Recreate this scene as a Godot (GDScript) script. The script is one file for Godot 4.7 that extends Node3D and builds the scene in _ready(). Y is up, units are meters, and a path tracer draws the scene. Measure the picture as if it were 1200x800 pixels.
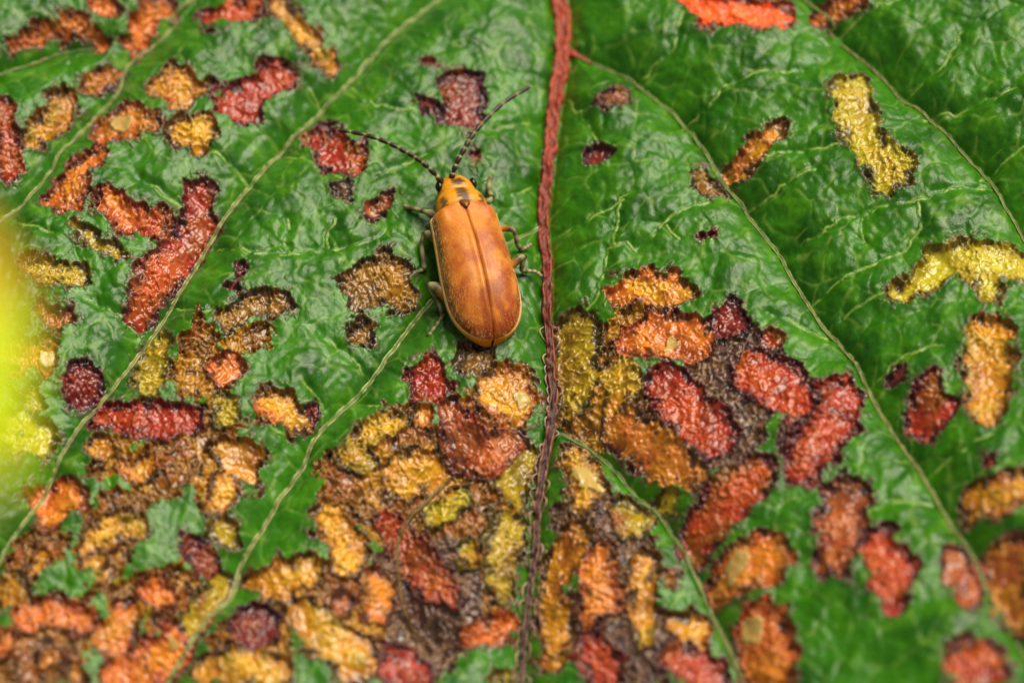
extends Node3D
# A leaf beetle on a viburnum leaf that its kind has grazed full of holes, with the blurred tip of a yellow leaf in front.
# Everything is written in millimetres and turned into metres (MM) when a mesh is made.  x to the right, y up from the leaf, z towards the leaf tip.

const MM := 0.001
const X0 := -18.7
const Z0 := -15.2
const DX := 0.036
const DZ := 0.042
const NX := 1040
const NZ := 726
const PRESS := 0.85      # grazed spots are a little longer along the leaf than across it

var hgt := PackedFloat32Array()
var along := PackedFloat32Array()   # how far along its grazed stroke a point lies, mm
var col := PackedColorArray()
var nrm := PackedVector3Array()
var mats := {}
var taken := {}
var rng := RandomNumberGenerator.new()

# skin, second tone, raised vein net, dried rim, middle: sRGB
var tones := {
	"Y": ["b97a10", "86490c", "e0bd6c", "3c281a", "d9a21c"],
	"O": ["c2601a", "8e3a10", "d8984c", "46221a", "d98622"],
	"R": ["9a2a16", "661610", "b8642c", "3a1e24", "b84c18"],
	"D": ["661816", "3e1110", "984a42", "301e27", "7e2618"],
	"G": ["a08616", "66540e", "ccb454", "3c321c", "b0921a"],
	"L": ["b2a41c", "94851a", "ccc050", "54421c", "bcae28"],
	"V": ["ee560e", "d83a08", "f58f40", "662a1c", "f06c14"],
	"B": ["7a5214", "36261a", "cba754", "2c221e", "a8741a"],
	"N": ["934a1c", "52281a", "cc925e", "3c262a", "b8601e"],
	"M": ["782a22", "46181c", "a8665c", "3c2429", "8c3424"],
	"P": ["5c4438", "33252a", "a28a74", "40342f", "74482a"],
	"H": ["744a14", "1e1512", "b8924a", "3a3026", "8a6018"],
}


func lin(hex: String) -> Color:
	return Color(hex).srgb_to_linear()


# ------------------------------------------------------------------ the leaf's tracing, in millimetres on the leaf
func grazed_spots() -> Array:
	return [
		["O", [-16.79, -11.09, 0.22, -15.96, -11.60, 0.35, -15.12, -12.07, 0.41, -14.26, -12.03, 0.35, -13.80, -11.39, 0.22]],
		["O", [-14.12, -13.22, 0.35, -13.62, -12.50, 0.38]],
		["O", [-12.80, -11.50, 0.38, -12.35, -12.36, 0.53, -11.87, -13.12, 0.47]],
		["R", [-10.25, -12.44, 0.44, -9.54, -12.65, 0.63, -8.82, -12.75, 0.44]],
		["N", [-14.27, -9.45, 0.28, -13.81, -9.83, 0.44, -13.23, -10.25, 0.25]],
		["Y", [-15.91, -7.38, 0.41, -15.45, -7.74, 0.41, -14.95, -8.82, 0.53]],
		["R", [-16.90, -8.40, 0.44, -16.75, -7.17, 0.44, -16.63, -6.13, 0.56]],
		["O", [-13.48, -7.88, 0.63, -12.78, -8.01, 0.78, -12.15, -7.93, 0.50], [-13.06, -8.00, 0.31]],
		["Y", [-11.71, -9.47, 0.50, -11.14, -9.39, 0.82, -10.71, -9.33, 0.50]],
		["Y", [-10.92, -7.55, 0.56, -10.44, -7.50, 0.75]],
		["R", [-9.64, -8.94, 0.50, -8.98, -8.75, 0.69, -8.44, -9.59, 0.56, -7.88, -9.97, 0.69]],
		["O", [-13.62, -6.69, 0.38, -14.32, -6.04, 0.56, -14.65, -4.93, 0.69, -15.15, -4.81, 0.38]],
		["Y", [-7.96, -13.00, 0.38, -7.36, -12.17, 0.44, -6.77, -11.46, 0.44, -6.09, -10.76, 0.38]],
		["D", [-1.72, -9.82, 0.75, -1.68, -8.57, 0.75]],
		["M", [-2.79, -10.83, 0.19, -2.59, -10.62, 0.16]],
		["M", [-3.06, -8.95, 0.19, -2.51, -8.90, 0.16]],
		["R", [-6.68, -7.70, 0.56, -5.96, -7.19, 0.69, -5.24, -6.52, 0.63]],
		["M", [-1.13, -6.72, 0.28]],
		["V", [5.93, -13.00, 0.38, 6.63, -12.29, 0.56, 7.77, -12.21, 0.69, 8.90, -12.00, 0.63]],
		["M", [3.09, -9.08, 0.31, 3.57, -9.24, 0.44]],
		["M", [2.89, -6.91, 0.44]],
		["Y", [7.37, -5.96, 0.44, 8.03, -6.54, 0.50, 8.81, -7.14, 0.38]],
		["B", [6.25, -5.81, 0.41, 6.68, -5.24, 0.41]],
		["O", [10.33, -11.96, 0.35, 11.05, -12.24, 0.44, 11.76, -12.44, 0.31]],
		["G", [11.23, -8.47, 0.75, 11.40, -7.11, 0.75, 11.77, -6.03, 0.63, 12.42, -5.09, 0.75, 12.12, -4.55, 0.44]],
		["O", [-13.24, -4.53, 0.56, -12.46, -3.98, 0.63, -11.61, -3.73, 0.50]],
		["R", [-10.35, -5.14, 0.56, -10.23, -4.05, 0.56, -10.88, -2.92, 0.69, -11.67, -1.72, 0.72, -12.16, -0.32, 0.44]],
		["G", [-14.26, -3.71, 0.25, -13.73, -3.16, 0.31, -13.24, -2.84, 0.28, -12.81, -2.62, 0.28, -12.93, -2.18, 0.16]],
		["G", [-15.61, -1.99, 0.44, -14.93, -1.78, 0.50, -14.21, -1.71, 0.50]],
		["N", [-15.18, -0.22, 0.35, -14.56, 0.02, 0.44]],
		["M", [-8.86, -2.21, 0.16, -8.97, -1.41, 0.19]],
		["B", [-9.26, -0.15, 0.44, -8.45, -0.67, 0.44, -7.62, -0.79, 0.50]],
		["B", [-4.87, -1.61, 0.75, -4.18, -1.96, 0.82, -3.48, -1.48, 0.56]],
		["B", [-4.87, 0.05, 0.47]],
		["N", [-4.58, -4.58, 0.41, -4.22, -4.83, 0.38]],
		["P", [-5.58, -5.26, 0.35]],
		["Y", [3.39, -1.32, 0.50, 4.16, -1.31, 0.63, 5.13, -1.27, 0.63, 5.68, -1.05, 0.25]],
		["G", [2.10, -0.18, 0.75, 2.07, 0.96, 0.82, 2.14, 2.10, 0.69, 1.97, 2.89, 0.38]],
		["O", [3.86, 0.64, 0.56, 4.82, 0.52, 0.94, 5.77, 0.86, 0.82], [5.09, 0.94, 0.22]],
		["D", [6.96, 0.24, 0.69]],
		["M", [6.19, -3.16, 0.19, 6.50, -3.23, 0.19]],
		["R", [8.35, 1.08, 0.44, 8.76, 1.07, 0.25]],
		["L", [12.34, -0.20, 0.38, 13.03, -0.55, 0.44, 14.02, -1.33, 0.69, 15.10, -1.28, 0.75, 16.04, -1.11, 0.75, 16.43, -0.85, 0.63]],
		["L", [15.20, -0.56, 0.56, 15.27, 0.25, 0.35]],
		["Y", [15.11, 1.94, 0.82, 15.01, 3.33, 0.88, 14.87, 4.69, 0.69]],
		["O", [-15.90, 1.53, 0.69, -15.09, 1.50, 0.56], [-14.94, 1.59, 0.28]],
		["D", [-13.82, 2.33, 0.75]],
		["G", [-15.28, 2.95, 0.44]],
		["L", [-15.62, 4.23, 0.82, -14.94, 4.27, 0.56]],
		["R", [-13.09, 3.36, 0.50, -12.40, 3.56, 0.63, -11.58, 3.70, 0.69, -10.76, 3.71, 0.63, -10.14, 3.66, 0.38]],
		["G", [-11.43, 0.58, 0.50, -11.59, 1.39, 0.69, -11.63, 2.36, 0.56]],
		["O", [-9.20, 1.74, 0.66]],
		["O", [-14.83, 6.39, 0.63, -14.15, 6.52, 0.75, -14.52, 7.15, 0.50]],
		["Y", [-13.08, 4.72, 0.50]],
		["Y", [-12.18, 5.57, 0.50, -11.59, 5.43, 0.44]],
		["Y", [-9.01, 4.82, 0.56, -8.55, 4.96, 0.75, -8.35, 5.43, 0.50]],
		["G", [-9.06, 3.47, 0.50, -9.24, 3.02, 0.38]],
		["Y", [-9.06, 6.07, 0.63, -9.31, 6.54, 0.50]],
		["Y", [-7.87, 3.11, 0.53, -7.24, 3.19, 0.63, -6.83, 3.34, 0.38]],
		["D", [-6.40, 3.07, 0.28]],
		["R", [-2.75, 1.61, 0.69, -2.61, 2.26, 0.63]],
		["Y", [-0.14, 2.36, 1.10], [0.33, 2.35, 0.22, 0.36, 2.58, 0.19]],
		["N", [-1.92, 3.20, 0.56, -1.50, 4.30, 0.75, -0.68, 4.75, 0.75, 0.00, 4.11, 0.63]],
		["B", [-1.24, 1.09, 0.69]],
		["Y", [-2.73, 3.28, 0.44]],
		["Y", [-4.50, 3.90, 0.56, -3.77, 3.57, 0.50]],
		["B", [-5.17, 4.71, 0.56, -4.62, 5.01, 0.50]],
		["Y", [-3.53, 5.45, 0.69, -2.72, 4.96, 0.63, -2.17, 5.88, 0.50]],
		["G", [-2.30, 6.59, 0.56, -1.62, 6.18, 0.44]],
		["G", [0.41, 4.58, 0.53, 0.00, 5.68, 0.66]],
		["Y", [3.35, 1.88, 0.69, 3.70, 2.40, 0.56, 3.23, 2.99, 0.38]],
		["R", [4.92, 2.39, 0.75, 5.58, 3.45, 0.88, 6.37, 4.52, 0.82]],
		["N", [3.49, 3.66, 0.63, 4.35, 4.55, 0.82, 5.14, 5.30, 0.75, 5.72, 5.85, 0.50]],
		["R", [7.77, 2.28, 0.82, 8.56, 3.05, 0.88, 9.06, 3.95, 0.56]],
		["R", [10.42, 3.49, 0.82, 10.10, 4.60, 0.82, 9.40, 5.63, 0.82, 9.24, 6.25, 0.63]],
		["R", [7.65, 6.32, 0.75, 6.84, 6.97, 0.88, 6.03, 7.78, 0.82, 5.83, 8.36, 0.56]],
		["Y", [2.04, 4.64, 0.63, 2.44, 5.61, 0.69, 2.16, 6.36, 0.50], [2.28, 5.22, 0.28, 2.58, 5.68, 0.31]],
		["G", [3.77, 6.91, 0.75]],
		["G", [5.04, 6.47, 0.47]],
		["M", [12.12, 3.00, 0.28, 12.29, 2.82, 0.28]],
		["R", [13.33, 3.59, 0.44, 13.00, 4.73, 0.75, 13.55, 4.48, 0.56]],
		["N", [10.43, 7.58, 0.82, 10.21, 8.49, 0.75, 10.03, 9.56, 0.69]],
		["R", [11.32, 9.64, 0.75, 11.66, 10.65, 0.82, 11.62, 11.57, 0.50]],
		["Y", [14.48, 8.30, 0.63, 15.26, 8.12, 0.75, 15.78, 8.05, 0.63]],
		["M", [14.82, 7.11, 0.22]],
		["N", [13.55, 10.22, 0.50, 13.91, 11.40, 0.63, 14.34, 10.54, 0.44]],
		["N", [15.22, 10.71, 0.88, 15.03, 11.63, 0.63, 15.46, 12.66, 0.56]],
		["R", [13.63, 14.13, 0.75, 14.24, 14.32, 0.75, 13.96, 14.81, 0.75]],
		["Y", [-14.71, 8.67, 0.35, -14.82, 9.13, 0.31]],
		["Y", [-15.71, 9.75, 0.69, -15.22, 10.04, 0.38]],
		["O", [-15.13, 10.78, 0.56, -14.34, 10.67, 0.60, -13.40, 10.88, 0.53]],
		["Y", [-13.13, 8.18, 0.50, -12.49, 7.61, 0.53, -11.68, 7.68, 0.41]],
		["Y", [-13.10, 8.93, 0.44]],
		["D", [-10.06, 8.24, 0.41, -9.69, 8.69, 0.60]],
		["G", [-9.14, 9.28, 0.44, -9.59, 10.04, 0.50, -9.97, 10.79, 0.50]],
		["G", [-9.09, 7.52, 0.56]],
		["O", [-11.06, 9.93, 0.60]],
		["O", [-11.96, 10.70, 0.56, -12.45, 11.59, 0.60]],
		["O", [-10.47, 11.54, 0.69, -11.11, 12.15, 0.75, -12.14, 12.76, 0.63], [-10.53, 11.46, 0.16]],
		["O", [-15.61, 11.68, 0.47]],
		["O", [-14.26, 12.23, 0.41]],
		["Y", [-13.40, 12.79, 0.38]],
		["D", [-8.03, 10.98, 0.85]],
		["Y", [-9.38, 12.40, 0.56, -8.20, 12.36, 0.69, -7.27, 12.55, 0.56]],
		["Y", [-5.80, 7.12, 0.63, -5.11, 7.96, 0.75, -5.36, 8.93, 0.50]],
		["Y", [-8.02, 9.25, 0.53, -7.09, 9.22, 0.69, -6.29, 8.96, 0.53]],
		["Y", [-6.52, 10.64, 0.69, -5.71, 11.27, 0.82, -4.90, 11.99, 0.75]],
		["O", [-4.15, 9.44, 0.69, -4.27, 10.20, 0.56]],
		["N", [-3.83, 7.16, 0.53, -3.09, 8.21, 0.66, -2.41, 9.25, 0.63, -1.87, 9.84, 0.38]],
		["G", [-0.13, 7.23, 0.63, -0.40, 8.30, 0.63, -0.27, 9.36, 0.50]],
		["G", [-1.34, 8.32, 0.41]],
		["O", [-1.20, 11.02, 0.44, -0.53, 10.86, 0.50, -0.13, 10.40, 0.38]],
		["R", [-3.45, 12.10, 0.75, -3.04, 12.53, 0.56]],
		["L", [-0.26, 12.47, 0.35]],
		["Y", [2.02, 7.58, 0.60, 1.48, 8.46, 0.60, 1.34, 9.67, 0.53, 1.46, 11.01, 0.60, 1.19, 11.89, 0.47]],
		["O", [2.68, 8.85, 0.72, 2.81, 9.76, 0.78, 2.53, 10.34, 0.53]],
		["Y", [4.15, 8.70, 0.47, 4.06, 9.59, 0.44, 4.20, 10.66, 0.53, 4.11, 11.39, 0.41]],
		["N", [4.99, 9.50, 0.38]],
		["Y", [5.04, 11.10, 0.38, 5.77, 11.32, 0.60]],
		["R", [2.52, 11.82, 0.66, 2.91, 12.43, 0.66]],
		["R", [5.01, 12.28, 0.56, 6.04, 12.97, 0.75]],
		["O", [6.50, 10.00, 0.53, 7.17, 9.36, 0.85, 7.96, 9.34, 0.85], [6.85, 9.52, 0.25, 7.13, 9.13, 0.28]],
		["O", [7.63, 11.57, 0.85, 7.86, 12.66, 0.91, 7.97, 13.43, 0.78], [7.37, 11.61, 0.31]],
		["N", [-5.28, 10.13, 0.44]],
		["Y", [16.50, 3.57, 0.31]],
	]


func dried_patches() -> Array:
	return [
		["P", [7.38, 1.89, 1.38, 7.74, 3.26, 1.29, 7.31, 4.50, 0.95]],
		["P", [6.86, 1.00, 1.12, 6.28, 2.41, 0.95]],
		["P", [6.21, 5.30, 0.69, 7.23, 5.45, 0.60]],
		["H", [-10.29, 1.84, 0.95, -9.58, 2.40, 0.78, -10.06, 0.53, 0.78]],
		["H", [-8.95, 0.82, 0.60, -8.28, 0.31, 0.52]],
		["H", [-10.45, 4.86, 1.29, -9.52, 4.36, 1.21, -9.33, 5.92, 1.03]],
		["H", [-12.23, 4.29, 0.60, -12.73, 5.24, 0.78, -11.09, 5.66, 0.95]],
		["H", [-12.37, 7.24, 1.03, -12.84, 8.62, 1.03]],
		["H", [-14.46, 8.21, 0.78, -15.11, 8.68, 0.95]],
		["H", [-10.62, 10.96, 1.03, -10.27, 9.61, 0.78, -11.98, 10.25, 0.86]],
		["H", [-14.28, 11.79, 1.46, -15.44, 12.26, 1.21, -13.42, 10.59, 0.60]],
		["H", [-4.61, 5.79, 1.72, -2.70, 6.67, 1.64, -1.62, 7.26, 1.12]],
		["H", [-3.54, 4.51, 1.46, -2.17, 5.41, 1.03]],
		["H", [-1.50, 3.51, 1.03, -0.55, 4.28, 0.95]],
		["H", [-5.61, 9.78, 1.46, -4.26, 11.09, 1.21, -6.67, 9.96, 0.86]],
		["P", [-2.93, 10.91, 1.72, -1.47, 9.38, 1.29, -2.15, 7.88, 1.12, -3.49, 8.52, 0.86]],
		["H", [-1.08, 6.63, 1.12, -0.54, 5.38, 1.03, -0.80, 9.67, 0.86]],
		["P", [2.43, 7.00, 1.29, 3.22, 7.98, 1.46, 3.34, 9.80, 1.12]],
		["P", [3.19, 10.98, 1.29, 4.10, 11.83, 1.38, 1.33, 10.26, 1.03]],
		["H", [2.61, 1.65, 0.95, 2.73, 3.27, 1.03, 1.64, 2.87, 0.52]],
		["H", [4.09, 3.41, 0.95, 4.89, 4.47, 0.86]],
		["P", [9.48, 3.51, 0.78, 8.90, 4.74, 0.69]],
		["H", [-8.35, 11.64, 1.21, -7.20, 10.27, 0.69, -7.93, 12.50, 1.12]],
		["H", [4.01, -0.17, 0.86, 2.76, 1.02, 0.60]],
	]


func side_veins() -> Array:
	return [
		["vein", .085, [1.25, -18.25, -2.34, -14.26, -4.34, -12.03, -5.47, -10.35, -6.30, -9.24, -7.68, -7.41, -8.63, -5.99, -9.69, -4.06, -10.85, -1.51, -11.41, -0.27, -12.26, 1.17, -13.09, 2.64, -13.73, 3.52, -14.28, 4.58, -14.99, 6.47, -15.84, 8.03, -16.42, 9.56, -17.85, 13.29, -19.27, 17.83, -19.62, 19.17]],
		["vein", .07, [1.25, -24.00, -10.62, -13.84, -11.44, -12.58, -11.95, -11.83, -12.94, -10.80, -13.25, -9.53, -14.02, -8.43, -14.95, -7.16, -15.40, -6.10, -16.17, -4.87, -16.95, -3.99, -19.62, -1.01, -22.29, 2.77, -22.96, 3.91]],
		["vein", .05, [-17.47, -10.02, -16.09, -10.76, -15.11, -11.20, -14.06, -11.38]],
		["vein", .095, [1.07, -4.62, 0.56, -4.29, 0.08, -3.98, -0.70, -3.32, -1.68, -2.46, -2.65, -1.43, -3.74, 0.25, -4.41, 1.42, -5.00, 2.24, -5.76, 3.06, -6.42, 4.04, -6.67, 4.83, -7.32, 5.94, -8.09, 7.51, -8.59, 8.59, -8.83, 9.65, -9.60, 10.57, -10.22, 11.77, -10.71, 12.81, -12.42, 16.42, -14.13, 20.84, -14.56, 22.14]],
		["vein", .08, [1.97, -11.66, 3.31, -10.79, 4.16, -10.11, 5.14, -9.03, 5.83, -8.06, 6.51, -6.75, 7.04, -5.65, 7.58, -4.73, 8.11, -3.65, 8.76, -2.57, 9.14, -1.53, 9.65, -0.46, 10.03, 0.45, 10.54, 1.21, 11.04, 2.13, 11.27, 2.85, 11.74, 4.27, 12.21, 5.35, 12.80, 6.60, 13.14, 7.49, 13.59, 8.71, 14.16, 9.94, 14.56, 11.62, 15.10, 12.98, 16.57, 16.70, 18.04, 21.22, 18.41, 22.55]],
		["vein", .07, [1.25, -24.00, 9.96, -12.98, 10.76, -11.48, 11.43, -10.52, 12.36, -9.40, 12.89, -8.55, 13.42, -7.92, 14.20, -6.89, 15.10, -5.57, 15.61, -4.83, 16.08, -3.59, 16.68, -2.19, 18.25, 1.49, 19.82, 5.97, 20.22, 7.29]],
		["vein", .08, [1.42, 3.51, 2.46, 4.12, 3.13, 4.81, 3.93, 5.99, 4.59, 6.70, 5.11, 7.71, 5.49, 8.54, 5.87, 9.52, 6.24, 10.65, 6.73, 11.94, 7.21, 13.37, 8.49, 17.16, 9.77, 21.75, 10.09, 23.10]],
		["vein", .055, [-1.96, 5.17, -2.71, 6.13, -3.30, 6.83, -3.62, 7.69, -3.55, 8.91, -3.40, 9.96, -2.94, 10.84, -2.40, 11.42]],
	]


func cross_veins() -> Array:
	return [
		[-9.64, -3.12, -8.37, -2.76, -7.26, -2.76, -6.29, -2.90, -5.59, -3.02, -4.76, -3.28, -4.21, -3.74, -4.21, -4.25],
		[-7.26, -2.76, -7.49, -3.19, -7.34, -3.81, -7.38, -4.14],
		[-6.01, -3.01, -6.10, -3.41, -5.81, -4.20],
		[-10.94, -0.92, -10.24, -0.61, -9.54, -0.40],
		[-9.80, -3.86, -10.52, -4.28, -11.52, -5.03, -12.25, -5.59],
		[-6.58, 4.44, -7.08, 4.14, -8.18, 3.63],
		[-4.93, 2.64, -4.38, 2.82, -3.97, 3.00],
		[-4.73, 1.67, -5.38, 0.88, -6.21, 0.25],
		[-6.78, 1.96, -6.44, 2.37, -6.08, 2.80],
		[9.02, -2.61, 9.85, -2.79, 10.56, -3.38, 11.39, -3.45, 12.09, -3.67, 12.77, -3.70, 13.33, -3.80, 14.17, -4.21, 15.27, -4.36, 15.68, -4.41],
		[11.39, -3.35, 11.31, -2.86, 11.48, -2.27],
		[13.18, -3.65, 13.22, -2.64, 12.83, -2.02, 12.28, -1.75, 11.72, -1.48, 11.03, -1.23, 10.33, -0.91, 9.77, -0.52],
		[10.69, 0.36, 11.38, -0.04, 12.21, -0.40, 12.63, -0.70],
		[7.61, -4.45, 8.39, -4.64, 9.24, -5.12, 9.94, -5.38],
		[5.68, -8.07, 6.54, -8.47, 7.12, -9.21, 8.26, -9.54, 9.67, -9.51],
		[6.98, -5.73, 7.74, -6.15, 9.28, -6.22, 10.81, -6.28],
		[6.45, -4.69, 5.60, -4.34, 5.04, -3.89, 4.61, -3.33, 4.05, -2.92],
		[5.04, -3.72, 5.22, -3.37, 5.44, -3.11],
		[3.94, -5.14, 3.52, -4.91, 3.42, -3.73, 3.35, -3.06],
		[3.13, -3.02, 3.77, -3.19, 4.05, -2.82],
		[-4.66, -5.84, -3.82, -6.32, -2.84, -6.84],
		[-16.21, -3.85, -15.50, -3.61, -15.02, -3.35],
		[-13.84, -0.83, -12.71, -0.30, -12.14, 0.20],
		[-13.67, 5.27, -13.04, 5.56, -12.74, 6.17],
		[12.89, 6.87, 13.83, 6.37, 14.90, 5.89],
		[11.65, 2.82, 12.48, 2.26, 13.68, 2.16],
		[1.54, -4.06, 2.53, -4.26, 3.66, -4.83],
		[1.38, 0.59, 2.78, -1.28, 3.13, -2.91],
		[15.29, -4.76, 16.00, -5.19, 16.71, -5.62],
		[12.98, -8.25, 14.14, -9.07, 15.06, -10.56],
		[-6.28, -8.95, -6.87, -9.83, -7.75, -10.70],
		[-5.45, -10.06, -4.57, -8.83, -2.85, -8.60],
		[-7.66, -7.14, -5.65, -5.81],
		[-8.60, -5.71, -9.61, -6.55, -10.33, -6.87],
		[13.55, 8.94, 14.46, 8.63, 15.72, 8.87],
		[13.09, 7.89, 11.93, 7.84, 10.61, 8.25],
		[10.12, 0.91, 9.19, 0.44, 8.25, -0.01],
		[2.71, 5.47, 3.24, 6.45, 3.63, 8.02],
		[1.14, -8.96, 0.00, -8.25, -0.85, -7.88],
		[1.13, -6.49, 0.00, -5.46],
		[1.86, -9.63, 2.56, -8.14, 2.84, -7.23],
		[4.01, -9.84, 5.46, -11.04, 5.77, -12.47],
		[10.86, -11.09, 11.73, -11.71, 13.17, -12.26],
		[13.64, -7.37, 14.89, -7.39, 16.57, -7.89],
	]


# ------------------------------------------------------------------ helpers
func numbered(called: String) -> String:
	var n: int = taken.get(called, 0)
	taken[called] = n + 1
	return called if n == 0 else "%s_%03d" % [called, n]


func fold(x: float, z: float) -> float:     # the leaf's large shape: folded along the midrib, drooping to both ends
	var xm := x - 1.25
	xm = clampf(xm, -20.0, 20.0)
	z = clampf(z, -18.0, 18.0)
	return 0.11 * (sqrt(xm * xm + 1.5) - 1.2247) + 0.06 * xm - 0.002 * z * z + 0.014 * sqrt(maxf(0.0, xm - 2.0) * maxf(0.0, xm - 2.0) + 0.5) * maxf(0.0, z + 1.0)


func height(x: float, z: float) -> float:   # the finished surface
	var fx := (x - X0) / DX
	var fz := (z - Z0) / DZ
	if fx < 1.0 or fz < 1.0 or fx > NX - 3.0 or fz > NZ - 3.0:
		return fold(x, z)
	var i := int(fx)
	var j := int(fz)
	var u := fx - i
	var v := fz - j
	var k := j * NX + i
	return lerpf(lerpf(hgt[k], hgt[k + 1], u), lerpf(hgt[k + NX], hgt[k + NX + 1], u), v)


func make_mesh(p: PackedVector3Array, n: PackedVector3Array, c: PackedColorArray, ix: PackedInt32Array) -> ArrayMesh:
	var a := []
	a.resize(Mesh.ARRAY_MAX)
	var q := PackedVector3Array()
	q.resize(p.size())
	for i in p.size():
		q[i] = p[i] * MM
	a[Mesh.ARRAY_VERTEX] = q
	a[Mesh.ARRAY_NORMAL] = n
	if c.size():
		a[Mesh.ARRAY_COLOR] = c
	a[Mesh.ARRAY_INDEX] = ix
	var m := ArrayMesh.new()
	m.add_surface_from_arrays(Mesh.PRIMITIVE_TRIANGLES, a)
	return m


func put(called: String, m: Mesh, material: Material, parent: Node3D) -> MeshInstance3D:
	var o := MeshInstance3D.new()
	o.name = numbered(called) if parent == self else called
	o.mesh = m
	o.material_override = material
	parent.add_child(o, true)
	return o


# A sheet of rows x columns points, smooth; rows run along, columns across. turned flips its faces.
func sheet(p: PackedVector3Array, c: PackedColorArray, columns: int, turned := false, closed := false) -> ArrayMesh:
	var rows := p.size() / columns
	var n := PackedVector3Array()
	n.resize(p.size())
	for r in rows:
		for k in columns:
			var k0 := (k + columns - 2) % (columns - 1) if closed else maxi(k - 1, 0)
			var k1 := k % (columns - 1) + 1 if closed else mini(k + 1, columns - 1)
			var across := p[r * columns + k1] - p[r * columns + k0]
			var along := p[mini(r + 1, rows - 1) * columns + k] - p[maxi(r - 1, 0) * columns + k]
			var d := along.cross(across)
			if d.length_squared() < 1e-12:
				d = Vector3.UP
			n[r * columns + k] = d.normalized() * (-1.0 if turned else 1.0)
	var ix := PackedInt32Array()
	for r in rows - 1:
		for k in columns - 1:
			var a := r * columns + k
			if turned:
				ix.append_array([a, a + columns, a + 1, a + 1, a + columns, a + columns + 1])
			else:
				ix.append_array([a, a + 1, a + columns, a + 1, a + columns + 1, a + columns])
	return make_mesh(p, n, c, ix)


# A round limb along points with a radius and a colour at each; both ends are closed.
func limb(points: Array, radii: Array, colors: Array, sides := 10, flat := 1.0) -> ArrayMesh:
	var p := PackedVector3Array()
	var c := PackedColorArray()
	var last := points.size() - 1
	var side := Vector3.ZERO
	for i in range(-1, last + 2):
		var k := clampi(i, 0, last)
		var t: Vector3 = (points[mini(k + 1, last)] - points[maxi(k - 1, 0)]).normalized()
		if side == Vector3.ZERO:
			side = t.cross(Vector3.UP)
			if side.length() < 0.05:
				side = t.cross(Vector3.RIGHT)
		side = (side - t * side.dot(t)).normalized()
		var up := side.cross(t)
		var at: Vector3 = points[k]
		var r: float = radii[k]
		if i < 0 or i > last:
			at += t * r * (0.6 if i > last else -0.6)
			r *= 0.02
		for s in sides + 1:
			var a := TAU * s / sides
			p.append(at + (side * cos(a) + up * sin(a) * flat) * r)
			c.append(colors[k])
	return sheet(p, c, sides + 1, true, true)


func smooth_path(points: Array, each: int) -> Array:    # Catmull-Rom through the points
	var out := []
	for i in points.size() - 1:
		var a: Vector3 = points[maxi(i - 1, 0)]
		var b: Vector3 = points[i]
		var c: Vector3 = points[i + 1]
		var d: Vector3 = points[mini(i + 2, points.size() - 1)]
		for k in each:
			out.append(b.cubic_interpolate(c, a, d, float(k) / each))
	out.append(points[-1])
	return out


func spread(values: Array, count: int) -> Array:         # values (numbers or colours) resampled to count entries
	var out := []
	for i in count:
		var f := float(i) / maxi(count - 1, 1) * (values.size() - 1)
		var k := mini(int(f), values.size() - 2)
		out.append(lerp(values[k], values[k + 1], f - k))
	return out


func grain(seed_: int, kind: int, freq: float, octaves := 1, back := -1, warp := 0.0) -> FastNoiseLite:
	var n := FastNoiseLite.new()
	n.seed = seed_
	n.noise_type = kind
	n.frequency = freq
	n.fractal_type = FastNoiseLite.FRACTAL_FBM if octaves > 1 else FastNoiseLite.FRACTAL_NONE
	n.fractal_octaves = octaves
	if back >= 0:
		n.cellular_return_type = back
		n.cellular_jitter = 1.0
	if warp > 0.0:
		n.domain_warp_enabled = true
		n.domain_warp_amplitude = warp
		n.domain_warp_frequency = freq * 1.2
		n.domain_warp_fractal_type = FastNoiseLite.DOMAIN_WARP_FRACTAL_NONE
	return n


func grid_noise(n: FastNoiseLite) -> PackedByteArray:
	var im := n.get_image(NX, NZ, false, false, true)
	im.convert(Image.FORMAT_L8)
	return im.get_data()


func tile(n: FastNoiseLite, size := 512) -> NoiseTexture2D:
	var t := NoiseTexture2D.new()
	t.width = size
	t.height = size
	t.seamless = true
	t.noise = n
	return t


func ramp_tile(n: FastNoiseLite, lo: float, hi: float, size := 512) -> NoiseTexture2D:
	var t := tile(n, size)
	var g := Gradient.new()
	g.set_color(0, Color(lo, lo, lo))
	g.set_color(1, Color(hi, hi, hi))
	t.color_ramp = g
	return t


# vertex-coloured skin; bump: how deep its fine grain is (mm), over: the size of one tile of that grain (mm)
func skin(called: String, rough_lo: float, rough_hi: float, bump: float, over: float, shine := 0.5, n: FastNoiseLite = null) -> StandardMaterial3D:
	var m := StandardMaterial3D.new()
	m.resource_name = called
	m.vertex_color_use_as_albedo = true
	m.roughness = 1.0
	m.metallic_specular = shine
	m.roughness_texture = ramp_tile(grain(71, FastNoiseLite.TYPE_SIMPLEX_SMOOTH, 0.02, 3), rough_lo, rough_hi)
	m.roughness_texture_channel = BaseMaterial3D.TEXTURE_CHANNEL_RED
	m.uv1_triplanar = true
	m.uv1_world_triplanar = false
	m.uv1_scale = Vector3.ONE / (over * MM)
	if bump > 0.0:
		m.heightmap_enabled = true
		m.heightmap_texture = tile(n if n else grain(73, FastNoiseLite.TYPE_SIMPLEX_SMOOTH, 0.03, 3))
		m.heightmap_scale = bump * 0.1
	mats[called] = m
	return m


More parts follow.
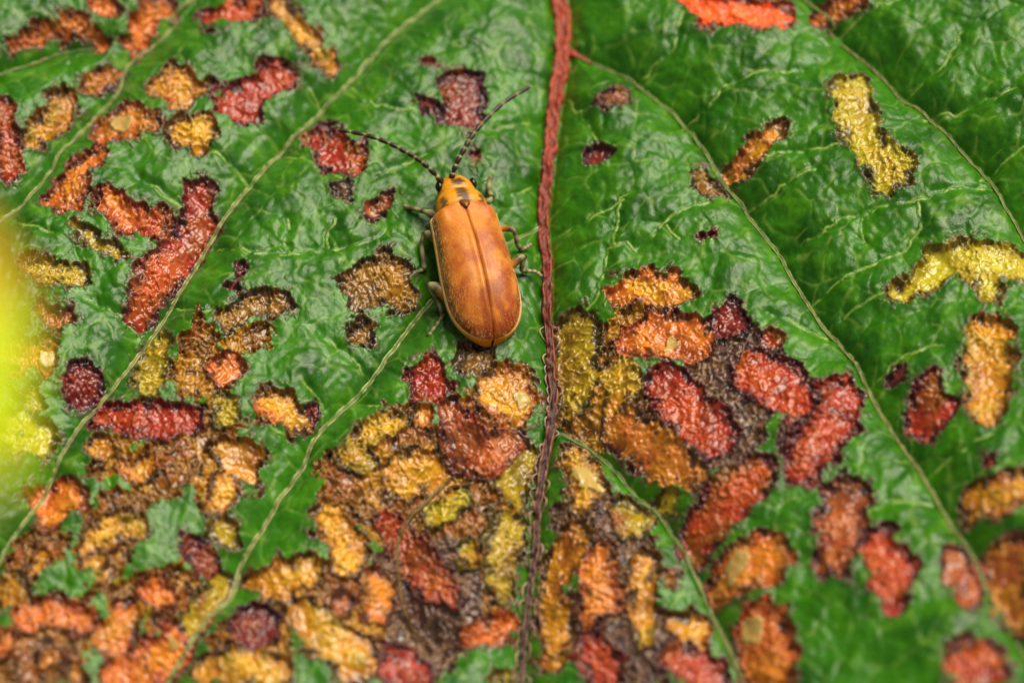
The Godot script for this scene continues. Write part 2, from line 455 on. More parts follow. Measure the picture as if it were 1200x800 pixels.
# ------------------------------------------------------------------ the leaf
func leaf_surface(root: Node3D) -> void:
	var count := NX * NZ
	hgt.resize(count)
	along.resize(count)
	col.resize(count)
	nrm.resize(count)
	# distances (mm) from every point to the side veins, the cross veins and the edges of the grazed spots
	var dv := PackedFloat32Array(); dv.resize(count); dv.fill(9.0)
	var dc := PackedFloat32Array(); dc.resize(count); dc.fill(9.0)
	var sd := PackedFloat32Array(); sd.resize(count); sd.fill(9.0)
	var hd := PackedFloat32Array(); hd.resize(count); hd.fill(9.0)
	var wd := PackedFloat32Array(); wd.resize(count); wd.fill(9.0)
	var si := PackedInt32Array(); si.resize(count); si.fill(-1)
	var hi := PackedInt32Array(); hi.resize(count); hi.fill(-1)
	var none := PackedInt32Array()
	for v in side_veins():
		var q: Array = v[2]
		for k in range(0, q.size() - 2, 2):
			stamp(dv, none, -1, q[k], q[k + 1], 0.04, q[k + 2], q[k + 3], 0.04, 2.6, 1.0)
	var mid := midrib_line()
	for k in mid.size() - 1:
		var r0 := lerpf(0.32, 0.10, smoothstep(0.0, 0.75, float(k) / mid.size()))
		stamp(dv, none, -1, mid[k].x, mid[k].z, r0, mid[k + 1].x, mid[k + 1].z, r0, 2.6, 1.0)
	for q in cross_veins():
		for k in range(0, q.size() - 2, 2):
			var a := Vector2(q[k], q[k + 1])
			var b := Vector2(q[k + 2], q[k + 3])
			var steps := maxi(1, int(a.distance_to(b) / 0.22))
			var last := a
			for w in range(1, steps + 1):
				var at := a.lerp(b, float(w) / steps)
				if w < steps:
					at += Vector2(rng.randfn(0.0, 0.045), rng.randfn(0.0, 0.045))
				stamp(dc, none, -1, last.x, last.y, 0.0, at.x, at.y, 0.0, 0.6, 1.0)
				last = at
	var spots := grazed_spots()
	var husks := dried_patches()
	for s in spots.size():
		stamp_strokes(sd, si, s, spots[s][1])
		if spots[s].size() > 2:
			stamp_strokes(wd, none, -1, spots[s][2])
	for s in husks.size():
		stamp_strokes(hd, hi, s, husks[s][1])

	var net := grid_noise(grain(3, FastNoiseLite.TYPE_CELLULAR, 0.088, 1, FastNoiseLite.RETURN_DISTANCE2_SUB, 6.0))
	var weave := grain(19, FastNoiseLite.TYPE_SIMPLEX_SMOOTH, 0.060, 2, -1, 9.0)
	weave.fractal_type = FastNoiseLite.FRACTAL_RIDGED
	var fibres := grid_noise(weave)
	var areole := grid_noise(grain(5, FastNoiseLite.TYPE_CELLULAR, 0.034, 1, FastNoiseLite.RETURN_DISTANCE2_SUB, 14.0))
	var ladder := grid_noise(grain(7, FastNoiseLite.TYPE_CELLULAR, 0.0135, 1, FastNoiseLite.RETURN_DISTANCE2_SUB, 34.0))
	var pucker := grid_noise(grain(9, FastNoiseLite.TYPE_SIMPLEX_SMOOTH, 0.055, 3))
	var broad := grid_noise(grain(11, FastNoiseLite.TYPE_SIMPLEX_SMOOTH, 0.012, 4))
	var ragged := grid_noise(grain(13, FastNoiseLite.TYPE_SIMPLEX_SMOOTH, 0.05, 4))
	var fine := grid_noise(grain(15, FastNoiseLite.TYPE_SIMPLEX, 0.16, 2))
	var blotch := grid_noise(grain(17, FastNoiseLite.TYPE_SIMPLEX_SMOOTH, 0.03, 3))
	var tone_list := {}
	for k in tones:
		tone_list[k] = [lin(tones[k][0]), lin(tones[k][1]), lin(tones[k][2]), lin(tones[k][3]), lin(tones[k][4])]
	var spot_tone := []
	for s in spots: spot_tone.append(tone_list[s[0]])
	var husk_tone := []
	for s in husks: husk_tone.append(tone_list[s[0]])
	var spot_rough := PackedFloat32Array()
	var spot_rib := PackedFloat32Array()
	for s in spots:
		spot_rib.append(rng.randf_range(0.1, 0.6) if s[0] in "YLGV" else rng.randf_range(0.45, 1.0))
		spot_rough.append(rng.randf_range(0.25, 0.8) if s[0] in "YLGV" else rng.randf_range(0.5, 1.1))
	var mates := {"Y": "BOGN", "O": "NYRB", "R": "NODB", "D": "RMBN", "G": "BYLN", "L": "GGLG", "V": "OVOR", "B": "YHGB", "N": "OBRY", "M": "DRBN", "P": "HBPN"}
	var spot_mate := PackedColorArray()      # the second colour that each spot has turned to in places
	var spot_turn := PackedFloat32Array()
	var spot_warp := PackedFloat32Array()    # how ragged its outline is
	for s in spots:
		var m: String = mates[s[0]]
		spot_mate.append(tone_list[m[rng.randi() % 4]][0])
		spot_warp.append(rng.randf_range(0.12, 0.75))
		spot_turn.append(rng.randf_range(-0.10, 0.16))
	var owner_ := PackedInt32Array(); owner_.resize(count); owner_.fill(-1)

	var green := lin("2f6a04"); var deep := lin("1d5002"); var lime := lin("48800a")
	var pale := lin("86a548"); var rim := lin("5b4d3c"); var film := lin("b09a55"); var gold := lin("b07a16"); var rust := lin("8c4a16")
	var inv := 1.0 / 255.0
	for j in NZ:
		var z := Z0 + j * DZ
		for i in NX:
			var k := j * NX + i
			var x := X0 + i * DX
			var a_net := net[k] * inv
			var a_ar := areole[k] * inv
			var a_lad := ladder[k] * inv
			var a_puck := pucker[k] * inv - 0.5
			var a_broad := broad[k] * inv
			var a_rag := ragged[k] * inv - 0.5
			var a_fine := fine[k] * inv - 0.5
			var a_blot := blotch[k] * inv
			# -- green blade: bulged between side veins, creased along the smaller ones
			var d := maxf(dv[k], 0.0)
			var h := fold(x, z) + 0.80 * (1.0 - pow(1.0 - minf(d, 2.6) / 2.6, 2.6)) - 0.05 * exp(-d * d / 0.012)
			var crease := 1.0 - smoothstep(0.0, 0.16, a_lad)
			var small := 1.0 - smoothstep(0.0, 0.24, a_ar)
			h -= 0.035 * crease * crease
			h += 0.014 * (1.0 - small * small) + 0.008 * smoothstep(0.0, 0.4, a_net) + 0.016 * a_puck + 0.009 * a_fine + 0.10 * (a_blot - 0.5) + 0.34 * (a_broad - 0.5)
			var dcv := dc[k]
			if dcv < 0.6:
				h += -0.12 * exp(-dcv * dcv / 0.04) + 0.06 * exp(-dcv * dcv / 0.0012) * clampf(0.7 + a_rag * 3.0, 0.0, 1.0)
			var c := green.lerp(deep, clampf(a_broad * 2.2 - 0.7, 0.0, 1.0))
			c = c.lerp(lime, clampf((a_blot - 0.5) * 1.6, 0.0, 0.7))
			c = c.lerp(pale, 0.36 * (1.0 - smoothstep(0.0, 0.10, a_ar)) * clampf(a_rag * 3.0 + 0.5, 0.0, 1.0))
			if dcv < 0.042:
				c = c.lerp(pale, clampf(0.45 + a_rag * 3.0, 0.0, 0.8))
			# -- dried patches and grazed spots
			var edge := a_rag * 0.42 + a_fine * 0.14 + (a_blot - 0.5) * (spot_warp[si[k]] if si[k] >= 0 else 0.3)
			var s := sd[k] + edge
			var hs := hd[k] + edge * 1.5 + 0.08
			var a_fib := fibres[k] * inv
			var ridge := maxf(smoothstep(0.70, 0.93, a_fib), 0.75 * (1.0 - smoothstep(0.0, 0.17, a_net)))
			if s < 0.0:
				var t: Array = spot_tone[si[k]]
				owner_[k] = si[k]
				var inn := smoothstep(0.0, 0.16, -s)
				var rib := sin(along[k] * 9.0 + a_puck * 4.0 + a_rag * 4.0)
				rib = pow(rib * rib, 1.8) * smoothstep(0.0, 0.1, -s) * (1.0 - 0.6 * smoothstep(0.2, 0.5, -s))
				ridge = maxf(ridge * (1.0 - 0.5 * spot_rib[si[k]]), rib * spot_rib[si[k]])
				ridge *= clampf(spot_rough[si[k]] + (a_broad - 0.5) * 1.2 + 0.3 * (1.0 - smoothstep(0.1, 0.45, -s)), 0.12, 1.15)
				var w := wd[k] + a_rag * 0.45
				if w < 0.0:
					h -= 0.12
					c = film.lerp(t[0], clampf(a_fine * 0.5 + 0.15, 0.0, 1.0))
				else:
					h += -0.22 * inn * smoothstep(0.02, 0.2, dv[k]) + 0.17 * ridge * (0.3 + 0.7 * inn) + 0.04 * (a_blot - 0.5) + 0.022 * a_fine + 0.05 * a_puck
					c = (t[0] as Color).lerp(t[1], clampf((a_blot - 0.42) * 3.0 + a_fine * 0.9, 0.0, 1.0))
					c = c.lerp(spot_mate[si[k]], smoothstep(0.42, 0.72, a_broad * 0.5 + a_blot * 0.5 + a_rag * 0.35 + spot_turn[si[k]]) * 0.85)
					c = c.lerp(t[4], smoothstep(0.16, 0.55, -s + a_rag * 0.5 + a_puck * 0.3) * clampf(0.35 + (a_broad - 0.5) * 2.0 + a_fine * 0.6, 0.0, 0.85))
					c = c.lerp(t[2], ridge * clampf(0.26 + a_fine * 0.5 + a_rag, 0.0, 0.7))
					var dark := 1.0 - smoothstep(0.03, 0.27, -s + a_fine * 0.2 + a_puck * 0.5 + (a_blot - 0.5) * 0.6)
					c = c.lerp(t[3], clampf(dark * (1.0 - 0.35 * ridge), 0.0, 0.95))
					if a_puck + a_fine * 0.1 > 0.29:
						c = c.lerp(t[3], 0.8)
						h -= 0.04
			elif hs < 0.0:
				var t: Array = husk_tone[hi[k]]
				owner_[k] = 1000 + hi[k]
				var inn := smoothstep(0.0, 0.2, -hs)
				h += -0.20 * inn * smoothstep(0.02, 0.2, dv[k]) + 0.12 * ridge + 0.02 * a_fine + 0.10 * a_puck
				c = (t[0] as Color).lerp(t[1], clampf((a_blot - 0.4) * 3.0 + a_fine * 0.6, 0.0, 1.0))
				c = c.lerp(gold.lerp(rust, smoothstep(0.4, 0.65, a_broad)), clampf((a_rag * 0.7 + (a_blot - 0.5) * 0.8 + a_puck * 0.4 + 0.05) * 6.0, 0.0, 0.85) * (0.25 if husks[hi[k]][0] == "P" else 1.0))
				c = c.lerp(t[2], ridge * clampf(0.15 + a_fine * 0.6 + a_rag, 0.0, 0.55))
			elif s < 0.16 and a_fine + a_puck > 0.02:
				c = c.lerp(rim, 0.75)
				h += 0.03
			hgt[k] = h
			col[k] = c * (1.0 + a_fine * 0.25)
	for j in NZ:
		var j0 := maxi(j - 1, 0) * NX
		var j1 := mini(j + 1, NZ - 1) * NX
		for i in NX:
			var i0 := maxi(i - 1, 0)
			var i1 := mini(i + 1, NX - 1)
			nrm[j * NX + i] = Vector3((hgt[j * NX + i0] - hgt[j * NX + i1]) / (2.0 * DX), 1.0, (hgt[j0 + i] - hgt[j1 + i]) / (2.0 * DZ)).normalized()
	# -- every grid cell goes to the part that it belongs to
	var lists := {}
	for j in NZ - 1:
		for i in NX - 1:
			var a := j * NX + i
			var id := owner_[a]
			if not lists.has(id):
				lists[id] = PackedInt32Array()
			var l: PackedInt32Array = lists[id]
			l.append(a); l.append(a + 1); l.append(a + NX)
			l.append(a + 1); l.append(a + NX + 1); l.append(a + NX)
			lists[id] = l
	var place := PackedInt32Array(); place.resize(count); place.fill(-1)
	for id in lists:
		var l: PackedInt32Array = lists[id]
		var p := PackedVector3Array(); var n := PackedVector3Array(); var c := PackedColorArray()
		var ix := PackedInt32Array(); ix.resize(l.size())
		for q in l.size():
			var g := l[q]
			if place[g] < 0:
				place[g] = p.size()
				p.append(Vector3(X0 + (g % NX) * DX, hgt[g], Z0 + (g / NX) * DZ))
				n.append(nrm[g]); c.append(col[g])
			ix[q] = place[g]
		for g in l:
			place[g] = -1
		var m := make_mesh(p, n, c, ix)
		if id < 0:
			put("leaf_blade", m, mats.blade, root)
		elif id < 1000:
			put("grazed_spot", m, mats.spot, root)
		else:
			put("dried_patch", m, mats.spot, root)


func stamp(dist: PackedFloat32Array, ids: PackedInt32Array, id: int, ax: float, az: float, ar: float, bx: float, bz: float, br: float, reach: float, press: float) -> void:
	var far := reach + maxf(ar, br)
	var i0 := clampi(int((minf(ax, bx) - far - X0) / DX), 0, NX - 1)
	var i1 := clampi(int((maxf(ax, bx) + far - X0) / DX), 0, NX - 1)
	var j0 := clampi(int((minf(az, bz) - far / press - Z0) / DZ), 0, NZ - 1)
	var j1 := clampi(int((maxf(az, bz) + far / press - Z0) / DZ), 0, NZ - 1)
	var ux := bx - ax
	var uz := (bz - az) * press
	var inv := 1.0 / maxf(ux * ux + uz * uz, 1e-6)
	var keep := id >= 0
	var length := sqrt(ux * ux + uz * uz)
	var run := ax * 0.7 + az * 0.7
	for j in range(j0, j1 + 1):
		var pz := (Z0 + j * DZ - az) * press
		for i in range(i0, i1 + 1):
			var px := X0 + i * DX - ax
			var t := clampf((px * ux + pz * uz) * inv, 0.0, 1.0)
			var ex := px - ux * t
			var ez := pz - uz * t
			var d := sqrt(ex * ex + ez * ez) - (ar + (br - ar) * t)
			var k := j * NX + i
			if d < dist[k]:
				dist[k] = d
				if keep:
					ids[k] = id
					along[k] = run + t * length


func stamp_strokes(dist: PackedFloat32Array, ids: PackedInt32Array, id: int, q: Array) -> void:
	if q.size() == 3:
		stamp(dist, ids, id, q[0], q[1], q[2], q[0] + 0.01, q[1], q[2], 0.6, PRESS)
	for k in range(0, q.size() - 3, 3):
		stamp(dist, ids, id, q[k], q[k + 1], q[k + 2], q[k + 3], q[k + 4], q[k + 5], 0.6, PRESS)


func midrib_line() -> Array:
	var q := [1.3, -25, 1.61, -14.94, 1.69, -13.24, 1.74, -11.75, 1.58, -10.48, 1.43, -9.23, 1.25, -7.46, 1.13, -5.90, 1.02, -4.76, 1.07, -3.84, 1.18, -2.49, 1.14, -1.16, 1.25, 0.01, 1.27, 1.32, 1.35, 2.13, 1.32, 2.93, 1.15, 3.88, 0.95, 5.14, 0.81, 6.38, 0.76, 7.61, 0.62, 8.83, 0.48, 10.04, 0.35, 11.23, 0.27, 12.41, 0.13, 13.28, 0.2, 18, 0.3, 24, 0.6, 34]
	var out := []
	for k in range(0, q.size(), 2):
		out.append(Vector3(q[k], 0, q[k + 1]))
	return smooth_path(out, 8)


# A vein lying in its groove: a ribbon with two raised seams and a trough between them.
func vein(called: String, line: Array, half: Array, tall: float, body: Array, seam: Array, root: Node3D, seed_: int) -> void:
	var n := grain(seed_, FastNoiseLite.TYPE_SIMPLEX_SMOOTH, 1.1, 3)
	var lobes := grain(seed_ + 1, FastNoiseLite.TYPE_SIMPLEX_SMOOTH, 2.4, 2)
	var path := []
	for k in line.size() - 1:
		var a: Vector3 = line[k]
		var b: Vector3 = line[k + 1]
		var steps := maxi(1, int(a.distance_to(b) / 0.05))
		for s in steps:
			path.append(a.lerp(b, float(s) / steps))
	path.append(line[-1])
	var total := path.size()
	var wide := spread(half, total)
	var bodies := spread(body, total)
	var seams := spread(seam, total)
	var p := PackedVector3Array(); var c := PackedColorArray()
	const COLUMNS := 13
	for k in total:
		var t: Vector3 = (path[mini(k + 2, total - 1)] - path[maxi(k - 2, 0)]).normalized()
		var side := Vector3(-t.z, 0, t.x) * -1.0
		var w: float = wide[k] * (1.0 + 0.20 * n.get_noise_1d(k * 0.05))
		var shift := 0.35 * w * n.get_noise_1d(k * 0.05 + 90.0)
		var y := 0.0
		for w5 in range(-3, 4):
			var near: Vector3 = path[clampi(k + w5, 0, total - 1)]
			y += height(near.x, near.z) / 7.0
		y = maxf(y, height(path[k].x, path[k].z) - 0.02) + 0.02
		for s in COLUMNS:
			var u := 2.0 * s / (COLUMNS - 1) - 1.0
			var bump := lobes.get_noise_2d(k * 0.05, u * w * 1.5)
			var at: Vector3 = path[k] + side * (u * w + shift)
			var dome := sqrt(maxf(0.0, 1.0 - u * u))
			var lip := exp(-pow((absf(u) - 0.68) / 0.17, 2.0))
			at.y = y - 0.05 + tall * (0.62 * dome + 0.42 * lip * (0.75 + bump)) + tall * 0.22 * bump * dome
			p.append(at)
			var cc: Color = (bodies[k] as Color).lerp(seams[k], clampf(lip * (0.75 + bump * 1.2), 0.0, 1.0))
			c.append(cc * (1.0 + 0.5 * bump))
	put(called, sheet(p, c, COLUMNS, true), mats.vein, root)


func fibre(line: Array, r: float, tone: Color, root: Node3D, called := "fibre") -> void:
	var path := smooth_path(line, 6)
	for k in path.size():
		path[k].y += height(path[k].x, path[k].z)
	put(called, limb(path, spread([r, r * 1.2, r * 0.8], path.size()), spread([tone, tone * 0.8], path.size()), 6), mats.vein, root)


func leaf_around(root: Node3D) -> void:
	# the rest of the blade, out to its toothed margin, and its underside
	var n := grain(31, FastNoiseLite.TYPE_SIMPLEX_SMOOTH, 0.30, 3)
	var fine := grain(32, FastNoiseLite.TYPE_SIMPLEX_SMOOTH, 1.6, 3)
	var green := lin("2f6a04"); var deep := lin("1d5002"); var lime := lin("48800a")
	var runs := PackedFloat32Array()
	for v in side_veins():
		var q: Array = v[2]
		for k in range(0, q.size() - 2, 2):
			if maxf(absf(q[k + 2]) / 18.0, absf(q[k + 3]) / 14.5) > 0.7:
				runs.append_array([q[k], q[k + 1], q[k + 2], q[k + 3]])
	const AROUND := 1080
	const OUT := 48
	for below in 2:
		var p := PackedVector3Array(); var c := PackedColorArray()
		for r in OUT + 1:
			var f := float(r) / OUT
			for k in AROUND + 1:
				var a := TAU * (k % AROUND) / AROUND
				var dir := Vector2(sin(a), cos(a))
				var inner := minf(18.35 / maxf(absf(dir.x), 1e-4), 14.9 / maxf(absf(dir.y), 1e-4))
				if below:
					inner = 0.02
				var tooth := absf(fposmod(k / 18.0, 1.0) - 0.35) * 1.5
				var outer := 27.0 + 3.5 * cos(a) - 2.2 * cos(2.0 * a) + 5.6 * pow(maxf(cos(a), 0.0), 8.0) - tooth * smoothstep(0.6, 1.0, f)
				var d := dir * lerpf(inner, outer, f)
				var gap := absf(d.x - (1.28 if d.y < 0.0 else 0.3)) - 0.12
				if not below:
					for s in range(0, runs.size(), 4):
						var ux := runs[s + 2] - runs[s]
						var uz := runs[s + 3] - runs[s + 1]
						var t := clampf(((d.x - runs[s]) * ux + (d.y - runs[s + 1]) * uz) / (ux * ux + uz * uz), 0.0, 1.0)
						gap = minf(gap, Vector2(d.x - runs[s] - ux * t, d.y - runs[s + 1] - uz * t).length())
				var quilt := 0.80 * (1.0 - pow(1.0 - clampf(gap - 0.04, 0.0, 2.6) / 2.6, 2.6))
				var nn := n.get_noise_2d(d.x, d.y)
				var ff := fine.get_noise_2d(d.x, d.y)
				var y := fold(d.x, d.y) + quilt + 0.12 * nn + 0.05 * ff
				if below:
					y = fold(d.x, d.y) - 0.35 + 0.3 * f
				elif r == 0:
					y = height(d.x, d.y) - 0.16
				elif r == 1:
					y -= 0.05
				p.append(Vector3(d.x, y, d.y))
				var g := green.lerp(deep, clampf(nn + 0.5, 0.0, 1.0)).lerp(lime, clampf(ff, 0.0, 0.6))
				c.append(g * 1.3 if below else g)
		put("leaf_underside" if below else "leaf_margin", sheet(p, c, AROUND + 1, below == 0, true), mats.blade, root)


# ------------------------------------------------------------------ the beetle
func elytron(side: float) -> ArrayMesh:
	var p := PackedVector3Array(); var c := PackedColorArray()
	var n := grain(41, FastNoiseLite.TYPE_SIMPLEX_SMOOTH, 1.3, 4)
	var fine := grain(42, FastNoiseLite.TYPE_SIMPLEX_SMOOTH, 9.0, 2)
	var warm := lin("cc7e2c"); var brown := lin("b05c24"); var red := lin("8a3818"); var edge := lin("eb9a1c"); var grey := lin("4c4436"); var lightc := lin("d0aa66")
	const ROWS := 90
	const COLUMNS := 46
	for r in ROWS + 1:
		var s := float(r) / ROWS
		s = 1.0 - pow(1.0 - s, 1.35)
		var w := elytron_width(s)
		var top := elytron_top(s)
		var low := lerpf(0.98, 0.74, smoothstep(0.0, 1.0, s))
		var z := -2.45 + 4.9 * s
		for k in COLUMNS:
			var t := float(k) / (COLUMNS - 1)
			var x := 0.0
			var y := 0.0
			var cc := warm
			var nn := n.get_noise_3d(t * 2.0 * side, s * 4.0, side)
			if t < 0.80:
				var a := t / 0.80 * PI * 0.5
				x = w * pow(sin(a), 0.93)
				y = low + (top - low) * pow(cos(a), 0.72)
				y -= 0.03 * exp(-pow(x / 0.024, 2.0))
				y += 0.03 * exp(-pow((x - 0.11) / 0.08, 2.0)) * smoothstep(0.1, 0.4, s)
				y += 0.07 * exp(-pow((x - 0.78) / 0.16, 2.0) - pow((s - 0.08) / 0.07, 2.0))
				cc = warm.lerp(brown, clampf(nn * 1.6 + 0.35 + 0.35 * smoothstep(0.5, 1.0, s), 0.0, 1.0))
				cc = cc.lerp(red, clampf((n.get_noise_3d(x * 1.3 * side, s * 4.0, 5.0) + 0.05 + 0.4 * smoothstep(0.55, 0.9, s)) * 1.5, 0.0, 0.75) * smoothstep(0.3, 0.85, s))
				if side > 0.0:
					cc = cc.lerp(red, 0.55 * smoothstep(0.25, 0.6, t + nn * 0.5) * smoothstep(0.1, 0.5, s))
				cc = cc.lerp(grey, 0.85 * exp(-pow((t - 0.67) / 0.05, 2.0)) * smoothstep(0.01, 0.06, s) * (1.0 - smoothstep(0.55, 0.85, s)) * clampf(0.9 + nn * 1.5, 0.2, 1.0))
				cc = cc.lerp(lin("7a3f1c"), 0.5 * exp(-pow(x / 0.016, 2.0)))
			elif t < 0.87:
				var a := (t - 0.80) / 0.07
				x = w + 0.085 * a * minf(1.0, w * 3.0)
				y = low - 0.03 * a + 0.065 * sin(a * PI)
				cc = lightc.lerp(edge, 0.7 * smoothstep(0.75, 1.0, s))
			else:
				var a := (t - 0.87) / 0.13
				x = w + 0.085 * minf(1.0, w * 3.0) - 0.34 * a * a * minf(1.0, w)
				y = low - 0.03 - 0.36 * a
				cc = edge.lerp(brown, 0.3 * a)
			x = maxf(x, 0.004)
			p.append(Vector3(x * side, y, z))
			c.append(cc * (1.0 + 0.22 * fine.get_noise_3d(x * side, y, z)))
	return sheet(p, c, COLUMNS, side > 0.0)


func elytron_width(s: float) -> float:
	var w := lerpf(1.06, 1.19, smoothstep(0.0, 0.62, s))
	w *= pow(clampf(s / 0.07 + 0.42, 0.0, 1.0), 0.35)
	var e := clampf((s - 0.62) / 0.38, 0.0, 1.0)
	return w * sqrt(maxf(0.0, 1.0 - pow(e, 2.5) * 0.9992))


func elytron_top(s: float) -> float:
	return lerpf(1.62, 1.80, smoothstep(0.0, 0.35, s)) - 0.82 * pow(clampf((s - 0.45) / 0.55, 0.0, 1.0), 2.2) - 0.24 * pow(clampf((s - 0.9) / 0.1, 0.0, 1.0), 3.0)


func dome(z0: float, z1: float, widths: Array, tops: Array, lows: Array, paint: Callable, bend := 0.0) -> ArrayMesh:
	# a plate arched over the body, closed underneath
	var p := PackedVector3Array(); var c := PackedColorArray()
	const ROWS := 40
	const COLUMNS := 61
	var ws := spread(widths, ROWS + 1); var ts := spread(tops, ROWS + 1); var ls := spread(lows, ROWS + 1)
	for r in ROWS + 1:
		var f := float(r) / ROWS
		for k in COLUMNS:
			var a := TAU * k / (COLUMNS - 1)
			var sx := sin(a)
			var cy := cos(a)
			var x: float = ws[r] * signf(sx) * pow(absf(sx), 0.8)
			var mid: float = lerpf(ls[r], ts[r], 0.4)
			var y: float = mid + ((ts[r] - mid) * pow(cy, 0.9) if cy > 0.0 else (mid - ls[r]) * cy)
			var z := lerpf(z0, z1, f) + bend * absf(x) * absf(x)
			p.append(Vector3(x, y, z))
			c.append((paint as Callable).call(x, cy, f))
	return sheet(p, c, COLUMNS, true, true)


func beetle() -> void:
	var root := Node3D.new()
	root.name = numbered("leaf_beetle")
	add_child(root)
	root.position = Vector3(-1.24, 0.42, -1.70) * MM
	root.rotation = Vector3(0.0, deg_to_rad(12.6), deg_to_rad(-8.0))
	root.set_meta("label", "tan-orange leaf beetle with black-marked yellow head standing beside the red midrib")
	root.set_meta("category", "beetle")
	var n := grain(51, FastNoiseLite.TYPE_SIMPLEX_SMOOTH, 2.2, 3)
	var yellow := lin("d9951c"); var amber := lin("c07214"); var ink := lin("2a241c"); var dusk := lin("3c3424"); var cream := lin("c9b070"); var bone := lin("b5a878")
	# trunk under the wing cases: one body from the breast to the tail
	put("body", dome(-2.75, 2.40, [0.55, 0.92, 1.05, 1.12, 1.14, 1.05, 0.75, 0.25], [1.1, 1.3, 1.4, 1.4, 1.4, 1.25, 1.0, 0.8], [0.5, 0.36, 0.32, 0.30, 0.34, 0.42, 0.5, 0.7],
		func(x, _cy, f): return amber.lerp(lin("7a4a18"), clampf(n.get_noise_2d(x, f * 5.0) + 0.4 + 0.25 * sin(f * 40.0), 0.0, 1.0))), mats.beetle, root)
	for side in [-1.0, 1.0]:
		put("elytron", elytron(side), mats.elytron, root)
	# shield behind the neck, with its three dark marks
	put("pronotum", dome(-3.22, -2.36, [0.60, 0.72, 0.80, 0.84, 0.86, 0.86, 0.82], [1.36, 1.47, 1.56, 1.61, 1.63, 1.64, 1.58], [0.7, 0.66, 0.62, 0.6, 0.6, 0.6, 0.62],
		func(x, cy, f):
			var k := n.get_noise_2d(x * 2.0, f * 3.0)
			var c := yellow.lerp(amber, clampf(0.25 + k, 0.0, 1.0))
			var mark := 1.0 - smoothstep(0.10, 0.19, absf(x - 0.02 + 0.12 * k) - 0.04 * sin(f * PI))
			var flank := 1.0 - smoothstep(0.06, 0.13, absf(absf(x) - 0.64 + 0.1 * k))
			c = c.lerp(dusk, 0.9 * mark * smoothstep(0.06, 0.14, f))
			c = c.lerp(lin("e8c060"), 0.6 * (1.0 - smoothstep(0.03, 0.09, f)))
			return c.lerp(dusk, 0.85 * flank * smoothstep(0.35, 0.5, f) * (1.0 - smoothstep(0.85, 0.95, f))) if cy > -0.2 else c, 0.10), mats.beetle, root)
	put("scutellum", dome(-2.52, -2.16, [0.21, 0.20, 0.15, 0.03], [1.62, 1.72, 1.765, 1.75], [1.4, 1.4, 1.4, 1.5], func(x, _cy, f): return lin("4a2e1a").lerp(amber, 0.5 * f + 0.3 * n.get_noise_1d(x * 9.0))), mats.beetle, root)
	# head, turned down in front of the shield
	var head := put("head", dome(-3.98, -3.05, [0.13, 0.36, 0.49, 0.57, 0.63, 0.64, 0.60], [0.98, 1.16, 1.28, 1.36, 1.41, 1.42, 1.38], [0.85, 0.62, 0.52, 0.5, 0.52, 0.56, 0.6],
		func(x, cy, f):
			var k := n.get_noise_2d(x * 3.0 + 7.0, f * 3.0)
			var c := yellow.lerp(amber, clampf(0.3 + k, 0.0, 1.0))
			if cy > 0.0:
				c = c.lerp(ink, 0.9 * (1.0 - smoothstep(0.8, 1.15, Vector2((x - 0.02) / 0.22, (f - 0.60) / 0.20).length() + 0.6 * k)))
			return c), mats.beetle, root)
	for side in [-1.0, 1.0]:
		var e := SphereMesh.new()
		e.radius = 0.175 * MM; e.height = 0.35 * MM
		e.radial_segments = 28; e.rings = 16
		var eye := put("eye", e, mats.eye, root)
		eye.position = Vector3(0.57 * side, 1.12, -3.44) * MM
		eye.scale = Vector3(0.72, 1.0, 1.15)
		for jaw in 2:
			var w := 0.10 + 0.12 * jaw
			put("palp", limb(smooth_path([Vector3(side * w, 0.75, -3.72), Vector3(side * (w + 0.05), 0.58, -3.92), Vector3(side * (w - 0.02), 0.46, -3.98)], 4), spread([0.05, 0.06, 0.03], 9), spread([amber, ink], 9), 7), mats.beetle, head)
	# feelers: eleven joints each, dark with pale ends
	feeler(root, [Vector3(-0.44, 1.21, -3.53), Vector3(-0.83, 1.52, -3.91), Vector3(-1.19, 1.64, -4.29), Vector3(-1.60, 1.65, -4.68), Vector3(-2.08, 1.60, -5.12), Vector3(-2.73, 1.43, -5.63), Vector3(-3.44, 1.16, -6.09)])
	feeler(root, [Vector3(-0.13, 1.24, -3.64), Vector3(0.02, 1.60, -3.88), Vector3(0.35, 1.83, -4.31), Vector3(0.72, 1.91, -4.76), Vector3(1.28, 1.95, -5.32), Vector3(2.15, 1.87, -6.05), Vector3(3.15, 1.78, -6.63)])
	# legs
	leg(root, [Vector3(-0.59, 0.71, -2.39), Vector3(-0.89, 0.83, -2.55), Vector3(-1.20, 0.65, -2.89), Vector3(-1.53, 0.41, -3.23), Vector3(-1.73, -0.04, -3.65), Vector3(-2.15, -0.12, -3.79), Vector3(-2.46, -0.17, -3.97)], 0.16)
	leg(root, [Vector3(-0.73, 0.65, -1.43), Vector3(-1.11, 0.71, -1.84), Vector3(-1.32, 0.64, -2.02), Vector3(-1.43, 0.33, -1.74), Vector3(-1.45, -0.00, -1.05), Vector3(-1.83, -0.08, -0.98), Vector3(-2.34, -0.15, -0.99)], 0.17)
	leg(root, [Vector3(-0.82, 0.54, 0.75), Vector3(-1.37, 0.63, 0.18), Vector3(-1.63, 0.61, -0.04), Vector3(-1.35, 0.33, 0.55), Vector3(-1.24, 0.04, 0.87), Vector3(-1.49, -0.03, 1.13), Vector3(-1.81, -0.09, 1.45)], 0.20)
	leg(root, [Vector3(0.63, 0.82, -3.02), Vector3(0.90, 0.95, -2.76), Vector3(1.15, 0.92, -2.95), Vector3(1.17, 0.72, -3.44), Vector3(1.44, 0.38, -4.17), Vector3(1.53, 0.28, -4.51), Vector3(1.39, 0.19, -4.87)], 0.13)
